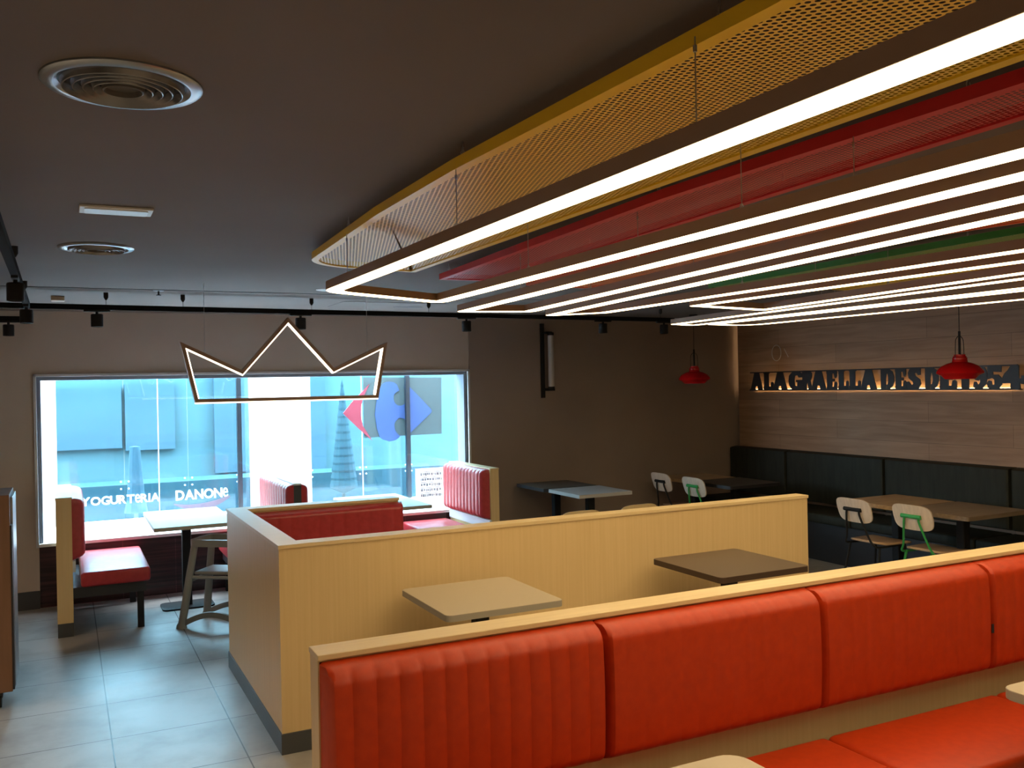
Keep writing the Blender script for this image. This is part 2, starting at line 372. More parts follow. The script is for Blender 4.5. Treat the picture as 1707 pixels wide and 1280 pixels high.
for i, (a, b, c, d, lb) in enumerate(((-.5, .50, 1.20, 1.79, 'wide grey blue painted shade panel on the street wall, leftmost'), (.53, .99, 1.17, 1.82, 'grey blue painted shade panel on the street wall, second from left'), (1.37, 1.72, .90, 1.95, 'tall grey blue painted shade panel on the street wall beside the white pillar'), (2.3, 2.52, .75, 1.95, 'narrow grey painted shade panel on the street wall right of the white pillar'))):
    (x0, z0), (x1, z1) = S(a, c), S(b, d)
    o = obj('shade_panel', add_box(BM(), x0, x1, 14.86, 14.995, z0, z1), EXTD, loc=(x0, 14.9, z0)); tag(o, lb, 'shade panel', 'painted shade panels on the street wall')  # flat panels whose darker colour stands in for shadows and reflections
(x0, z0), (x1, z1) = S(-.6, .1), S(5, .74)
o = obj('street_planter', add_box(BM(), -4, 9, 12.2, 12.8, -.1, .60), mat('teal_low_wall', (.010, .042, .056), .6), loc=(2, 12.5, -.1)); tag(o, 'long low teal wall across the street behind the glass screen', 'low wall')
# conical conifer and closed parasol out in the street
def S2(x, z, Y): return x*Y/9.7, 1.75+(z-1.75)*Y/9.7
Y = 11.6; cx, _ = S2(2.715, 0, Y); t1 = thing('conifer_tree', 'tall narrow dark conifer in the street behind the red and blue logo', 'tree', (cx, Y, -.1))
bm = BM(); prof = [(0, 1.86)]
for k in range(14): zt = 1.78-k*.10; prof += [(.020+k*.0125, zt), (.018+k*.0123, zt-.03)]
add_lathe(bm, prof+[(0, .36)], 14, (cx, Y)); obj('foliage', bm, TREE, t1); obj('trunk', add_tube(BM(), [(cx, Y, -.1), (cx, Y, .4)], .03), BROWNEDGE, t1)
Y = 11.4; cx, _ = S2(.615, 0, Y); t1 = thing('closed_parasol', 'closed blue grey street parasol seen behind the white lettering', 'parasol', (cx, Y, -.1))
bm = BM(); add_lathe(bm, [(0, 1.12), (.055, 1.11), (.06, 1.05), (.10, .5), (.13, .35), (0, .34)], 12, (cx, Y)); obj('canopy', bm, mat('blue_grey_cloth', (.04, .07, .09), .9), t1); obj('pole', add_tube(BM(), [(cx, Y, -.1), (cx, Y, .4)], .025), STEEL, t1)
# white lettering on the glass
def text_mesh(s, bold=.0):
    c = bpy.data.curves.new('txt', 'FONT'); c.body = s; c.size = 1; c.extrude = .5; c.offset = bold; c.resolution_u = 3
    o = bpy.data.objects.new('txt', c); COL.objects.link(o); bpy.context.view_layer.update()
    me = bpy.data.meshes.new_from_object(o.evaluated_get(bpy.context.evaluated_depsgraph_get())); bpy.data.objects.remove(o)
    b = bmesh.new(); b.from_mesh(me); bpy.data.meshes.remove(me); return b
def letters(parent, s, x0, x1, zb, h, yf, thick, m, bold, small={}, widths=None, name='letter'):
    ws = []; bms = []
    for ch in s:
        b = text_mesh(ch, bold if ch != 'e' else .004); xs = [v.co.x for v in b.verts]; ys = [v.co.y for v in b.verts]
        bms.append((b, min(xs), max(xs), min(ys), max(ys))); ws.append((max(xs)-min(xs)) if not widths else widths[len(ws)])
    gap = .07*sum(ws)/len(ws); tot = sum(ws)+gap*(len(ws)-1); k = (x1-x0)/tot; x = x0
    for (b, a, c, d, e), wd, ch in zip(bms, ws, s):
        for v in b.verts: v.co = Vector((x+(v.co.x-a)/(c-a)*wd*k, yf-v.co.z*thick, zb+(v.co.y-d)/(e-d)*h))
        x += (wd+gap)*k; obj(name, b, m, parent)
t1 = thing('shop_lettering', 'white word YOGURTeRIA on the glass screen outside', 'lettering', (.49, 9.69, .65)); letters(t1, 'YOGURTeRIA', .125, .835, .655, .082, 9.686, .01, LWHITE, .024)
t1 = thing('brand_lettering', 'white word DANONe over a pink smile on the glass screen outside', 'lettering', (1.24, 9.69, .55)); letters(t1, 'DANONe', .985, 1.492, .648, .098, 9.686, .01, LWHITE, .024)
def arc(p0, p1, p2, n=14):
    return [((1-t)**2*p0[0]+2*t*(1-t)*p1[0]+t*t*p2[0], (1-t)**2*p0[1]+2*t*(1-t)*p1[1]+t*t*p2[1]) for t in [i/n for i in range(n+1)]]
obj('smile', add_prism(BM(), arc((.965, .618), (1.20, .56), (1.505, .665))+arc((1.515, .652), (1.26, .45), (.965, .605)), 9.676, 9.686, 'y'), PINK, t1)
t1 = thing('supermarket_sign', 'grey sign panel outside with a red chevron and blue arrow emblem', 'sign', (3.4, 9.69, 1.19))
obj('chevron', add_prism(BM(), [(2.711, 1.468), (2.828, 1.604), (3.015, 1.778), (2.956, 1.667), (2.917, 1.553), (2.909, 1.437), (2.932, 1.321), (3.036, 1.155), (2.889, 1.29)], 9.668, 9.678, 'y'), LRED, t1)
bm = add_prism(BM(), [(3.072, 1.449), (3.101, 1.63), (3.13, 1.72), (3.165, 1.779), (3.2, 1.798), (3.244, 1.801), (3.29, 1.795), (3.331, 1.768), (3.359, 1.7), (3.33, 1.692), (3.311, 1.676), (3.29, 1.65), (3.287, 1.618), (3.295, 1.58), (3.312, 1.555), (3.34, 1.535), (3.37, 1.531), (3.41, 1.54), (3.41, 1.385), (3.367, 1.397), (3.34, 1.39), (3.314, 1.365), (3.295, 1.34), (3.292, 1.307), (3.30, 1.26), (3.32, 1.231), (3.359, 1.19), (3.309, 1.152), (3.27, 1.142), (3.23, 1.139), (3.152, 1.163), (3.12, 1.2), (3.094, 1.282)], 9.668, 9.678, 'y')
add_prism(bm, [(3.405, 1.54), (3.43, 1.56), (3.45, 1.62), (3.44, 1.68), (3.415, 1.74), (3.437, 1.782), (3.49, 1.731), (3.728, 1.487), (3.74, 1.46), (3.728, 1.44), (3.488, 1.232), (3.43, 1.19), (3.44, 1.25), (3.45, 1.31), (3.42, 1.37), (3.405, 1.385)], 9.667, 9.6785, 'y')
obj('arrow_emblem', bm, LBLUE, t1)
obj('backing_panel', add_prism(BM(), [(2.945, 1.855), (3.87, 1.84), (3.86, 1.20), (2.945, 1.19)], 9.679, 9.687, 'y'), SIGNGREY, t1)
# price board outside
t1 = thing('price_board', 'white framed price board with rows of small print outside the window', 'board', (3.68, 9.5, .505))
obj('board_frame', add_box(BM(), 3.455, 3.80, 9.44, 9.465, .505, .835, .003), EXTW, t1)
bm = BM()
for r in range(5):
    z = .80-r*.058; add_box(bm, 3.50, 3.755, 9.436, 9.4395, z-.006, z)
    x = 3.505
    while x < 3.75:
        ww = random.uniform(.008, .03); add_box(bm, x, min(x+ww, 3.754), 9.436, 9.4395, z-.046+random.random()*.01, z-.014); x += ww+random.uniform(.004, .012)
obj('printed_rows', bm, mat('grey_print', (.045, .05, .06), .6), t1)

# ------------------------------------------------------------ upholstered pads
def pad(u0, u1, v0, v1, thick, n, P, rise=.0, edge=.045, puff=.009, eside=None, vsub=30):
    """channelled cushion; P(u,v,d) maps to world, d = outward distance"""
    bm = bmesh.new(); per = 8; N = n*per if n else 110; g = []
    for i in range(N+1):
        u = u0+(u1-u0)*i/N; col = []
        es = eside or edge; du = min(u-u0, u1-u); eu = math.sqrt(max(0, 1-(1-min(du/es, 1))**2))
        ph = 0 if not n else abs(math.sin(PI*(i/per)))
        for j in range(vsub+1):
            s = j/vsub; s = s-.35*math.sin(2*PI*s)/(2*PI)*1.6 if True else s
            v = v0+(v1-v0)*s; dv = min(v-v0, v1-v); ev = math.sqrt(max(0, 1-(1-min(dv/edge, 1))**2))
            d = thick*min(eu, 1)*ev+(puff*(ph**.6)-puff)*eu*ev*(1 if n else 0)
            crown = rise*math.sin(PI*s)
            col.append(bm.verts.new(P(u, v, d+crown*eu*ev)))
        g.append(col)
    for i in range(N):
        for j in range(vsub): bm.faces.new((g[i][j], g[i+1][j], g[i+1][j+1], g[i][j+1]))
    rim = [g[i][0] for i in range(N+1)]+[g[N][j] for j in range(1, vsub+1)]+[g[i][vsub] for i in range(N-1, -1, -1)]+[g[0][j] for j in range(vsub-1, 0, -1)]
    bm.faces.new(rim[::-1]); return bm
def seat_cushion(x0, x1, y0, y1, z0, z1, bev=.028): return add_box(BM(), x0, x1, y0, y1, z0, z1, bev, 4)

# ------------------------------------------------------------ front banquette (oak back, red cushions)
SX = [.628, 1.525, 2.437, 3.35, 4.262]
b1 = thing('front_banquette', 'long orange red banquette with pale oak back nearest the camera', 'bench', (2.44, 2.58, 0))
obj('back_panel', add_box(BM(), .625, 4.265, 2.540, 2.628, .10, .984), OAK, b1)
obj('cap', add_box(BM(), .623, 4.267, 2.529, 2.636, .984, 1.0, .002), OAKTOP, b1, label='pale oak cap strip')
obj('plinth', add_box(BM(), .64, 4.25, 2.06, 2.62, 0, .10), SKIRT, b1)
obj('seat_base', add_box(BM(), .64, 4.25, 2.02, 2.539, .10, .365), DARKCORE, b1)
for i in range(4):
    a, b = SX[i]+.0015, SX[i+1]-.0015
    k = obj('back_cushion', pad(a, b, .535, .978, .09, 13, lambda u, v, d: Vector((u, 2.539-d, v)), edge=.05, eside=.016, rise=.010, puff=(.006 if i == 0 else .0028)), LEATHER, b1, smooth=True)
    obj('seat_cushion', seat_cushion(a, b, 2.0, 2.455, .365, .462), LEATHER, b1, smooth=True)
    if i == 2: obj('care_tag', add_box(BM(), b-.004, b+.008, 2.445, 2.449, .705, .74), DARKCORE, k)

# ------------------------------------------------------------ L-shaped partition with its booth behind
p1 = thing('oak_partition', 'waist high pale oak L-shaped partition with dark grey skirting in mid room', 'partition', (2.58, 4.44, 0))
obj('front_panel', add_box(BM(), .906, 4.262, 4.40, 4.48, .098, .982), OAK, p1)
obj('side_panel', add_box(BM(), .906, .99, 4.4805, 5.95, .098, .982), OAK, p1)
bm = BM(); add_box(bm, .902, 4.267, 4.394, 4.503, .982, 1.0); add_box(bm, .902, 1.012, 4.503, 5.955, .982, 1.0); add_box(bm, 1.012, 2.012, 5.84, 5.955, .982, 1.0); obj('cap', bm, OAKTOP, p1)
obj('rear_panel', add_box(BM(), .991, 2.008, 5.85, 5.95, .098, .982), OAK, p1)
bm = BM(); add_box(bm, .900, 4.268, 4.390, 4.49, 0, .098); add_box(bm, .900, 1.0, 4.49, 5.96, 0, .098); add_box(bm, 1.0, 2.01, 5.86, 5.96, 0, .098); obj('skirting', bm, SKIRT, p1)
b2 = thing('alcove_bench', 'short dark red bench against the rear of the oak partition alcove', 'bench', (1.5, 5.6, 0))
obj('back_cushion', pad(1.02, 2.03, .54, .972, .085, 12, lambda u, v, d: Vector((u, 5.845-d, v)), edge=.035, puff=.004), CRIMSON, b2, smooth=True)
obj('seat_cushion', seat_cushion(1.02, 2.02, 5.38, 5.80, .365, .455), CRIMSON, b2, smooth=True)
obj('seat_base', add_box(BM(), 1.03, 2.0, 5.42, 5.84, 0, .364), DARKCORE, b2)

# ------------------------------------------------------------ window booths
def booth(name, label, sgn, xb, panel_w, y0, y1, oak=True):
    """xb: x of the upholstery back face; sgn=+1 cushions towards +x"""
    t = thing(name, label, 'bench', (xb, (y0+y1)/2, 0))
    xs = sorted((xb, xb-sgn*panel_w))
    obj('back_panel', add_box(BM(), xs[0], xs[1], y0, y1, .10, .985), OAK, t)
    obj('cap', add_box(BM(), xs[0]-.003, xs[1]+.003, y0-.003, y1, .985, 1.0, .002), OAKTOP, t)
    obj('plinth', add_box(BM(), xs[0]+.001, xs[1]-.001, y0+.001, y1, 0, .10), SKIRT, t)
    return t
def back_pad(t, sgn, xb, y0, y1, n=11, z0=.545, z1=.992, th=.085, puff=.015):
    obj('back_cushion', pad(y0, y1, z0, z1, th, n, lambda u, v, d: Vector((xb+sgn*d, u, v)), edge=.05, puff=puff), CRIMSON, t, smooth=True)
def bench_seat(t, sgn, xb, y0, y1, L=.50):
    xs = sorted((xb+sgn*.05, xb+sgn*L))
    obj('seat_cushion', seat_cushion(xs[0], xs[1], y0, y1, .345, .452, .022), CRIMSON, t, smooth=True)
    a = sorted((xb+sgn*.0, xb+sgn*(L-.03)))
    obj('seat_frame', add_box(BM(), a[0], a[1], y0+.03, y1-.03, .27, .345), DARKCORE, t)
    obj('leg', add_box(BM(), *sorted((xb+sgn*(L-.09), xb+sgn*(L-.045))), y0+.05, y0+.09, 0, .27), BLACK, t)
    obj('leg', add_box(BM(), *sorted((xb+sgn*(L-.09), xb+sgn*(L-.045))), y1-.09, y1-.05, 0, .27), BLACK, t)
    obj('kick_panel', add_box(BM(), *sorted((xb, xb+sgn*.02)), y0+.02, y1, .46, .54), ALU, t)
t = booth('window_bench', 'red booth bench with oak end panel left of the window table', 1, .032, .104, 7.26, 8.30); back_pad(t, 1, .032, 7.28, 8.30); bench_seat(t, 1, .032, 7.24, 8.28, .518)
t = booth('window_bench', 'red booth bench with oak end panel at the right end of the window', -1, 3.395, .085, 7.37, 8.33); back_pad(t, -1, 3.395, 7.385, 8.33, 12); bench_seat(t, -1, 3.395, 7.33, 8.30, .52)
t = thing('window_bench', 'double sided red booth bench with black core in front of the white pillar', 'bench', (1.64, 7.7, 0))
obj('back_panel', add_box(BM(), 1.605, 1.665, 7.18, 8.30, .0, .985), DARKCORE, t); obj('cap', add_box(BM(), 1.603, 1.667, 7.178, 8.30, .985, 1.0, .002), PALEPLAST, t)
for sg, xb in ((-1, 1.605), (1, 1.665)):
    back_pad(t, sg, xb, 7.18, 8.30, 12, th=.062); bench_seat(t, sg, xb, 7.20, 8.28, .42)

# ------------------------------------------------------------ tables
def table(name, label, x0, x1, y0, y1, top, edge, z=.74, th=.03, group=None, two=False, bw=.2, r=.03):
    cx, cy = (x0+x1)/2, (y0+y1)/2
    t = thing(name, label, 'table', (cx, cy, 0), group)
    obj('tabletop', add_prism(BM(), rr(x0, x1, y0, y1, r), z-th, z), top, t)
    obj('edge_band', add_prism(BM(), rr(x0-.0015, x1+.0015, y0-.0015, y1+.0015, r), z-th-.001, z-.0015), edge, t)
    cs = [(cx, cy)] if not two else [(cx, y0+.66)]
    for px, py in cs:
        obj('post', add_prism(BM(), rr(px-.035, px+.035, py-.035, py+.035, .008, 3), .012, z-th), BLACK, t)
        obj('top_bracket', add_box(BM(), px-.16, px+.16, py-.03, py+.03, z-th-.012, z-th-.0005), BLACK, t)
        obj('base_plate', add_prism(BM(), rr(px-bw, px+bw, py-.2 if not two else py-.14, py+.2 if not two else py+.14, .05), 0, .012), BLACK, t)
    return t
table('square_table', 'grey beige square table standing against the oak partition', 1.485, 2.07, 3.70, 4.31, GREYTOP, GREYEDGE, th=.028)
table('square_table', 'dark brown square table standing against the right part of the oak partition', 2.985, 3.585, 3.69, 4.30, BROWNTOP, BROWNEDGE, th=.03)
table('dining_table', 'pale beige table beside the front banquette, cut by the bottom edge', 1.00, 1.615, 1.34, 1.955, GREYTOP, GREYEDGE, r=.06)
table('dining_table', 'grey beige table at the right edge beside the front banquette', 2.69, 3.30, 1.33, 1.945, GREYTOP, GREYEDGE, r=.05)
table('window_table', 'white rectangular table between two red benches under the left half of window', .575, 1.165, 7.165, 8.20, WHITE, GREYEDGE, th=.028, two=True, r=.015)
table('window_table', 'white rectangular table between red benches near the price board', 2.19, 2.785, 7.225, 8.20, WHITE, GREYEDGE, th=.028, two=True, r=.015)
table('square_table', 'pale grey square table near the taupe wall, front of two', 4.125, 4.69, 7.05, 7.63, PALETOP, PALETOP, r=.008)
table('square_table', 'dark square table pushed behind the pale grey table', 4.095, 4.68, 7.67, 8.25, DARKTOP, DARKCORE, r=.008)
table('square_table', 'light oak square table beside the green banquette behind the black framed chair', 5.75, 6.38, 4.965, 5.55, WOODTOP, WOODTOP, r=.015, bw=.1)
table('square_table', 'grey brown square table behind the green framed chair, right side', 5.73, 6.40, 4.36, 4.955, DIMTOP, DIMTOP, r=.015, bw=.1)
table('square_table', 'small oak table in the far right corner', 5.63, 6.22, 7.42, 8.02, WOODTOP, WOODTOP, r=.015, bw=.1)
table('square_table', 'dark table next to the small oak table in the far right corner', 5.63, 6.25, 6.80, 7.41, DARKTOP, DARKCORE, r=.015, bw=.1)

# ------------------------------------------------------------ chairs
def make_chair(label, frame, shell=SHELL, seatm=SEATPLY):
    """faces +x, origin on the floor under the seat centre"""
    t = thing('dining_chair', label, 'chair', (0, 0, 0))
    bm = BM(); N = 14; Mv = 8; F = []; B = []
    out = []
    # backrest: rounded rectangle shell, slightly curved
    hw, z0, z1 = .17, .61, .803
    def sup(a): # superellipse
        c, s = math.cos(a), math.sin(a); k = 2/4.2
        return math.copysign(abs(c)**k, c), math.copysign(abs(s)**k, s)
    rings = []
    for ring in (1., .75, .45, .15):
        for side in (0, 1):
            pass
    def surf(y, z, off): return Vector((-.245-.055*(z-.61)/.19+.10*(y*y)/.17*0.9+off, y, z))
    ns = 40
    for off in (0, .011):
        layer = []
        for ring in (1., .8, .5, .2):
            layer.append([bm.verts.new(surf(hw*sup(2*PI*i/ns)[0]*ring*(1-.06*(1 if sup(2*PI*i/ns)[1] < 0 else 0)*abs(sup(2*PI*i/ns)[1])), (z0+z1)/2+(z1-z0)/2*sup(2*PI*i/ns)[1]*ring, off)) for i in range(ns)])
        for A, Bq in zip(layer, layer[1:]):
            for i in range(ns): bm.faces.new((A[i], A[(i+1) % ns], Bq[(i+1) % ns], Bq[i]))
        bm.faces.new(layer[-1]); out.append(layer[0])
    for i in range(ns): bm.faces.new((out[0][i], out[0][(i+1) % ns], out[1][(i+1) % ns], out[1][i]))
    obj('backrest', bm, shell, t, smooth=True)
    # seat: tapered rounded ply with rolled rear edge
    bm = BM(); pts = []
    for i in range(48):
        a = 2*PI*i/48; c, s = sup(a); pts.append((.02+.195*c, (.19-.02*(1-c)/2)*s))
    L = []
    for zz, sc in ((.437, .97), (.443, 1.), (.450, 1.), (.455, .97)):
        L.append([bm.verts.new((.02+(p[0]-.02)*sc, p[1]*sc, zz-(.016*max(0, (p[0]-.14)/.07))+(.012*max(0, (-.10-p[0])/.07)))) for p in pts])
    for A, Bq in zip(L, L[1:]):
        for i in range(48): bm.faces.new((A[i], A[(i+1) % 48], Bq[(i+1) % 48], Bq[i]))
    bm.faces.new(L[0][::-1]); bm.faces.new(L[-1]); obj('seat', bm, seatm, t, smooth=True)
    bx = -.268
    obj('back_clamp', add_tube(BM(), [(bx-.006, -.085, .715), (bx-.006, .085, .715)], .016, 12), frame, t, smooth=True)
    for s in (-1, 1):
        obj('back_stay', add_tube(BM(), smooth_path([(bx-.006, s*.06, .705), (bx-.002, s*.068, .66), (-.225, s*.11, .50), (-.20, s*.145, .437), (-.12, s*.15, .425), (.12, s*.14, .425)], 5), .008), frame, t, smooth=True)
        obj('leg', add_tube(BM(), [(-.15, s*.145, .428), (-.235, s*.185, 0)], [.010, .008]), frame, t, smooth=True)
        obj('leg', add_tube(BM(), [(.13, s*.14, .425), (.135, s*.18, 0)], [.010, .008]), frame, t, smooth=True)
    obj('cross_rail', add_tube(BM(), [(.12, -.14, .425), (.12, .14, .425)], .008), frame, t)
    return t
ch = make_chair('pale plywood chair with black frame at the light oak table, right side', BLACK); ch.location = (5.80, 5.22, 0)
dup(ch, (5.86, 4.73, 0), .03, 'pale plywood chair with bright green frame, rightmost chair', mats={'back_clamp': GREENM, 'back_stay': GREENM, 'leg': GREENM, 'cross_rail': GREENM})
dup(ch, (5.78, 7.75, 0), -.02, 'pale plywood chair with black frame in the far corner by the taupe wall')
dup(ch, (5.78, 7.22, 0), .02, 'pale plywood chair with dark green frame in the far right corner', mats={'back_clamp': GREENM, 'back_stay': GREENM, 'leg': GREENM, 'cross_rail': GREENM})
wc = {'backrest': OAK}
dup(ch, (3.42, 6.10, 0), PI/2, 'oak backed chair peeping over the partition, left of two', mats=wc)
dup(ch, (3.97, 6.15, 0), PI/2, 'oak backed chair peeping over the partition, right of two', mats=wc)

# ------------------------------------------------------------ green banquette along the right wall
g = thing('green_banquette', 'long dark green banquette along the wood planked wall', 'bench', (6.7, 5.2, 0))
GX = RX-.03
GS = [2.3, 3.58, 4.85, 6.12, 7.41, 8.32]
for a, b in zip(GS, GS[1:]):
    obj('back_cushion', pad(a+.003, b-.003, .47, .985, .11, 0, lambda u, v, d: Vector((GX-.001-d, u, v)), edge=.018), GREENL, g, smooth=True)
    obj('seat_cushion', add_box(BM(), 6.44, GX-.06, a+.003, b-.003, .36, .45, .02, 3), GREENL, g, smooth=True)
obj('seat_base', add_box(BM(), 6.47, GX-.02, 2.3, 8.30, 0, .36), DARKCORE, g)

# ------------------------------------------------------------ sign on the wood wall
SGX = 6.94
sg = thing('backlit_sign', 'black cut out sign A LA GRAELLA DES DE 1954 glowing on the wood wall', 'sign', (SGX, 6.4, 1.62))
def yz(x0, x1):  # sign runs from far (left) to near (right)
    return x0, x1
def stroke_glyph(ch):
    """heavy slab glyphs in a unit cell, as polygons (x right, y up)"""
    R = lambda a, b, c, d: [(a, c), (b, c), (b, d), (a, d)]
    if ch == 'A': return [[(0, 0), (.32, 1), (.70, 1), (1, 0), (.62, 0), (.57, .22), (.43, .22), (.38, 0)], R(.0, .40, 0, .08), R(.6, 1, 0, .08)]
    if ch == 'L': return [R(.05, .50, 0, 1), R(0, .58, .93, 1), R(0, .95, 0, .2), [(.70, .18), (.72, .42), (.84, .46), (.95, .38), (.95, .1)]]
    if ch == 'G': return [[(.30, 1), (.75, 1), (.95, .88), (.95, .68), (.72, .66), (.62, .80), (.45, .76), (.42, .5), (.45, .24), (.6, .2), (.62, .42), (.52, .42), (.52, .54), (1, .54), (1, .0), (.25, 0), (.04, .25), (0, .5), (.04, .78)]]
    if ch == 'R': return [R(0, .45, 0, 1), [(.4, 1), (.75, 1), (.95, .88), (.97, .70), (.85, .52), (.4, .48)], [(.45, .52), (.80, .52), (1, 0), (.62, 0), (.52, .36), (.45, .36)]]
    if ch == 'E': return [R(.03, .50, 0, 1), R(0, .92, .84, 1), R(0, .95, 0, .16), R(.4, .72, .43, .57), [(.66, .86), (.74, .62), (.84, .60), (.92, .7), (.92, .9)], [(.66, .14), (.72, .38), (.84, .42), (.95, .34), (.95, .1)]]
    if ch == 'D': return [[(0, 0), (0, 1), (.6, 1), (.88, .86), (1, .6), (1, .4), (.88, .14), (.6, 0), (.40, 0), (.40, .24), (.50, .24), (.56, .4), (.56, .6), (.50, .76), (.44, .76), (.38, .5), (.38, 0)]]
    if ch == 'S': return [[(.1, .78), (.22, .96), (.45, 1), (.95, 1), (.95, .68), (.78, .66), (.66, .80), (.55, .74), (.62, .62), (.92, .46), (.96, .24), (.84, .05), (.6, 0), (.0, 0), (.0, .36), (.16, .38), (.34, .20), (.46, .26), (.42, .36), (.14, .54)]]
    if ch == '1': return [[(.18, 0), (.18, .68), (0, .66), (0, .8), (.3, 1), (.85, 1), (.85, 0)]]
    if ch == '9': return [[(.5, 1), (.2, .95), (.03, .8), (.03, .55), (.18, .40), (.40, .36), (.52, .42), (.50, .28), (.36, .18), (.25, .32), (.08, .32), (.02, .12), (.2, 0), (.62, 0), (.92, .2), (1, .5), (.95, .8), (.8, .95)]]
    if ch == '5': return [[(.08, 1), (.95, 1), (.92, .72), (.42, .74), (.42, .62), (.75, .62), (.96, .45), (.96, .18), (.78, .02), (.4, 0), (.1, .05), (.02, .25), (.15, .38), (.32, .34), (.36, .18), (.50, .2), (.50, .4), (.36, .48), (.08, .42)]]
    if ch == '4': return [[(.42, 1), (.78, 1), (.78, .44), (.88, .44), (.88, .56), (1, .56), (1, .2), (.88, .2), (.82, .28), (.84, 0), (.38, 0), (.40, .24), (0, .24), (0, .44), (.12, .66), (.28, .80)], ]
cells = [('A', 7.998, 7.80), ('L', 7.786, 7.622), ('A', 7.640, 7.420), ('G', 7.400, 7.190), ('R', 7.197, 7.055), ('A', 7.075, 6.865), ('E', 6.860, 6.712), ('L', 6.706, 6.562), ('L', 6.566, 6.410), ('A', 6.425, 6.225),
         ('D', 6.178, 6.022), ('E', 6.012, 5.880), ('S', 5.885, 5.722), ('D', 5.684, 5.540), ('E', 5.535, 5.352), ('1', 5.335, 5.225), ('9', 5.207, 5.070), ('5', 5.080, 4.932), ('4', 4.940, 4.745)]
Z0, Z1 = 1.628, 1.822
for c, ya, yb in cells:
    bm = BM()
    for k, poly in enumerate(stroke_glyph(c)):
        add_prism(bm, [(ya+(yb-ya)*x, Z0+(Z1-Z0)*y) for x, y in poly], SGX-.004-.0003*k, SGX+.004+.0003*k, 'x')
    obj('letter', bm, DARKCORE, sg)
obj('top_rail', add_box(BM(), SGX-.006, SGX+.006, 4.80, 8.00, 1.816, 1.828), DARKCORE, sg)
obj('bottom_rail', add_box(add_box(BM(), SGX-.006, SGX+.030, 4.78, 8.012, 1.620, 1.629), SGX-.006, SGX-.0045, 4.78, 8.012, 1.629, 1.636), DARKCORE, sg)
obj('light_strip', add_box(BM(), SGX+.012, SGX+.026, 4.82, 7.98, 1.630, 1.638), LEDS, sg)
# neon ring beside the sign, unlit
nr = thing('neon_ring', 'unlit pale neon ring and stroke on the wood wall above the sign', 'wall lamp', (GX-.03, 7.65, 2.0))
ctr = Vector((GX-.03, 7.60, 2.03)); obj('ring', add_tube(BM(), [ctr+Vector((0, .07*math.cos(a), .085*math.sin(a))) for a in [2*PI*k/28 for k in range(28)]], .004, 6, True), mat('clear_tube', (.6, .55, .5), .2), nr)
obj('stroke', add_tube(BM(), [(GX-.03, 7.48, 2.07), (GX-.03, 7.42, 1.98)], .004, 6), MATS['clear_tube'], nr)

# ------------------------------------------------------------ pendants, wall lamp
pd = thing('pendant_lamp', 'glossy red enamel pendant hanging in front of the backlit sign', 'pendant lamp', (0, 0, 0))
obj('shade', add_lathe(BM(), [(.0, .172), (.045, .172), (.05, .155), (.055, .128), (.09, .118), (.135, .095), (.162, .062), (.167, .045), (.160, .038), (.135, .028), (.118, .012), (.108, 0), (.095, .003), (.06, .05), (0, .08)], 40), REDLAMP, pd, smooth=True)
obj('collar', add_lathe(BM(), [(0, .185), (.040, .185), (.040, .165), (.052, .160), (.052, .145), (.044, .140), (0, .14)], 24), REDLAMP, pd, smooth=True)
obj('handle', add_tube(BM(), smooth_path([(-.048, 0, .15), (-.046, 0, .25), (-.038, 0, .30), (0, 0, .325), (.038, 0, .30), (.046, 0, .25), (.048, 0, .15)], 5), .0028, 6), BLACK, pd, smooth=True)
obj('stem', add_tube(BM(), [(0, 0, .18), (0, 0, .36)], .009, 8), BLACK, pd, smooth=True)
obj('cord', add_tube(BM(), [(0, 0, .35), (0, 0, CZ-1.722)], .003, 6), BLACK, pd)
obj('ceiling_rose', add_lathe(BM(), [(0, CZ-1.722), (.045, CZ-1.722), (.045, CZ-1.742), (0, CZ-1.747)], 20), BLACK, pd)
pd.location = (6.055, 4.65, 1.720)
dup(pd, (5.965, 7.75, 1.716), 0, 'small red pendant hanging in the far corner by the taupe wall')
wl = thing('wall_lamp', 'white glass tube lamp on a black bar on the taupe wall', 'wall lamp', (4.465, FY-.02, 1.60))
obj('mounting_bar', add_box(BM(), 4.440, 4.478, FY-.042, FY-.013, 1.60, 2.37, .002), BLACK, wl)
obj('arm', add_box(BM(), 4.478, 4.55, FY-.085, FY-.03, 2.262, 2.285, .002), BLACK, wl); obj('arm', add_box(BM(), 4.478, 4.57, FY-.085, FY-.03, 1.672, 1.700, .002), BLACK, wl)
obj('glass_tube', add_tube(BM(), [(4.525, FY-.09, 1.715), (4.525, FY-.09, 2.245)], .030, 20), mat('opal_glass', (.45, .42, .40), .3), wl, smooth=True)
obj('end_cap', add_tube(BM(), [(4.525, FY-.09, 2.245), (4.525, FY-.09, 2.275)], .034, 20), BLACK, wl, smooth=True)
obj('end_cap', add_tube(BM(), [(4.525, FY-.09, 1.685), (4.525, FY-.09, 1.715)], .034, 20), BLACK, wl, smooth=True)

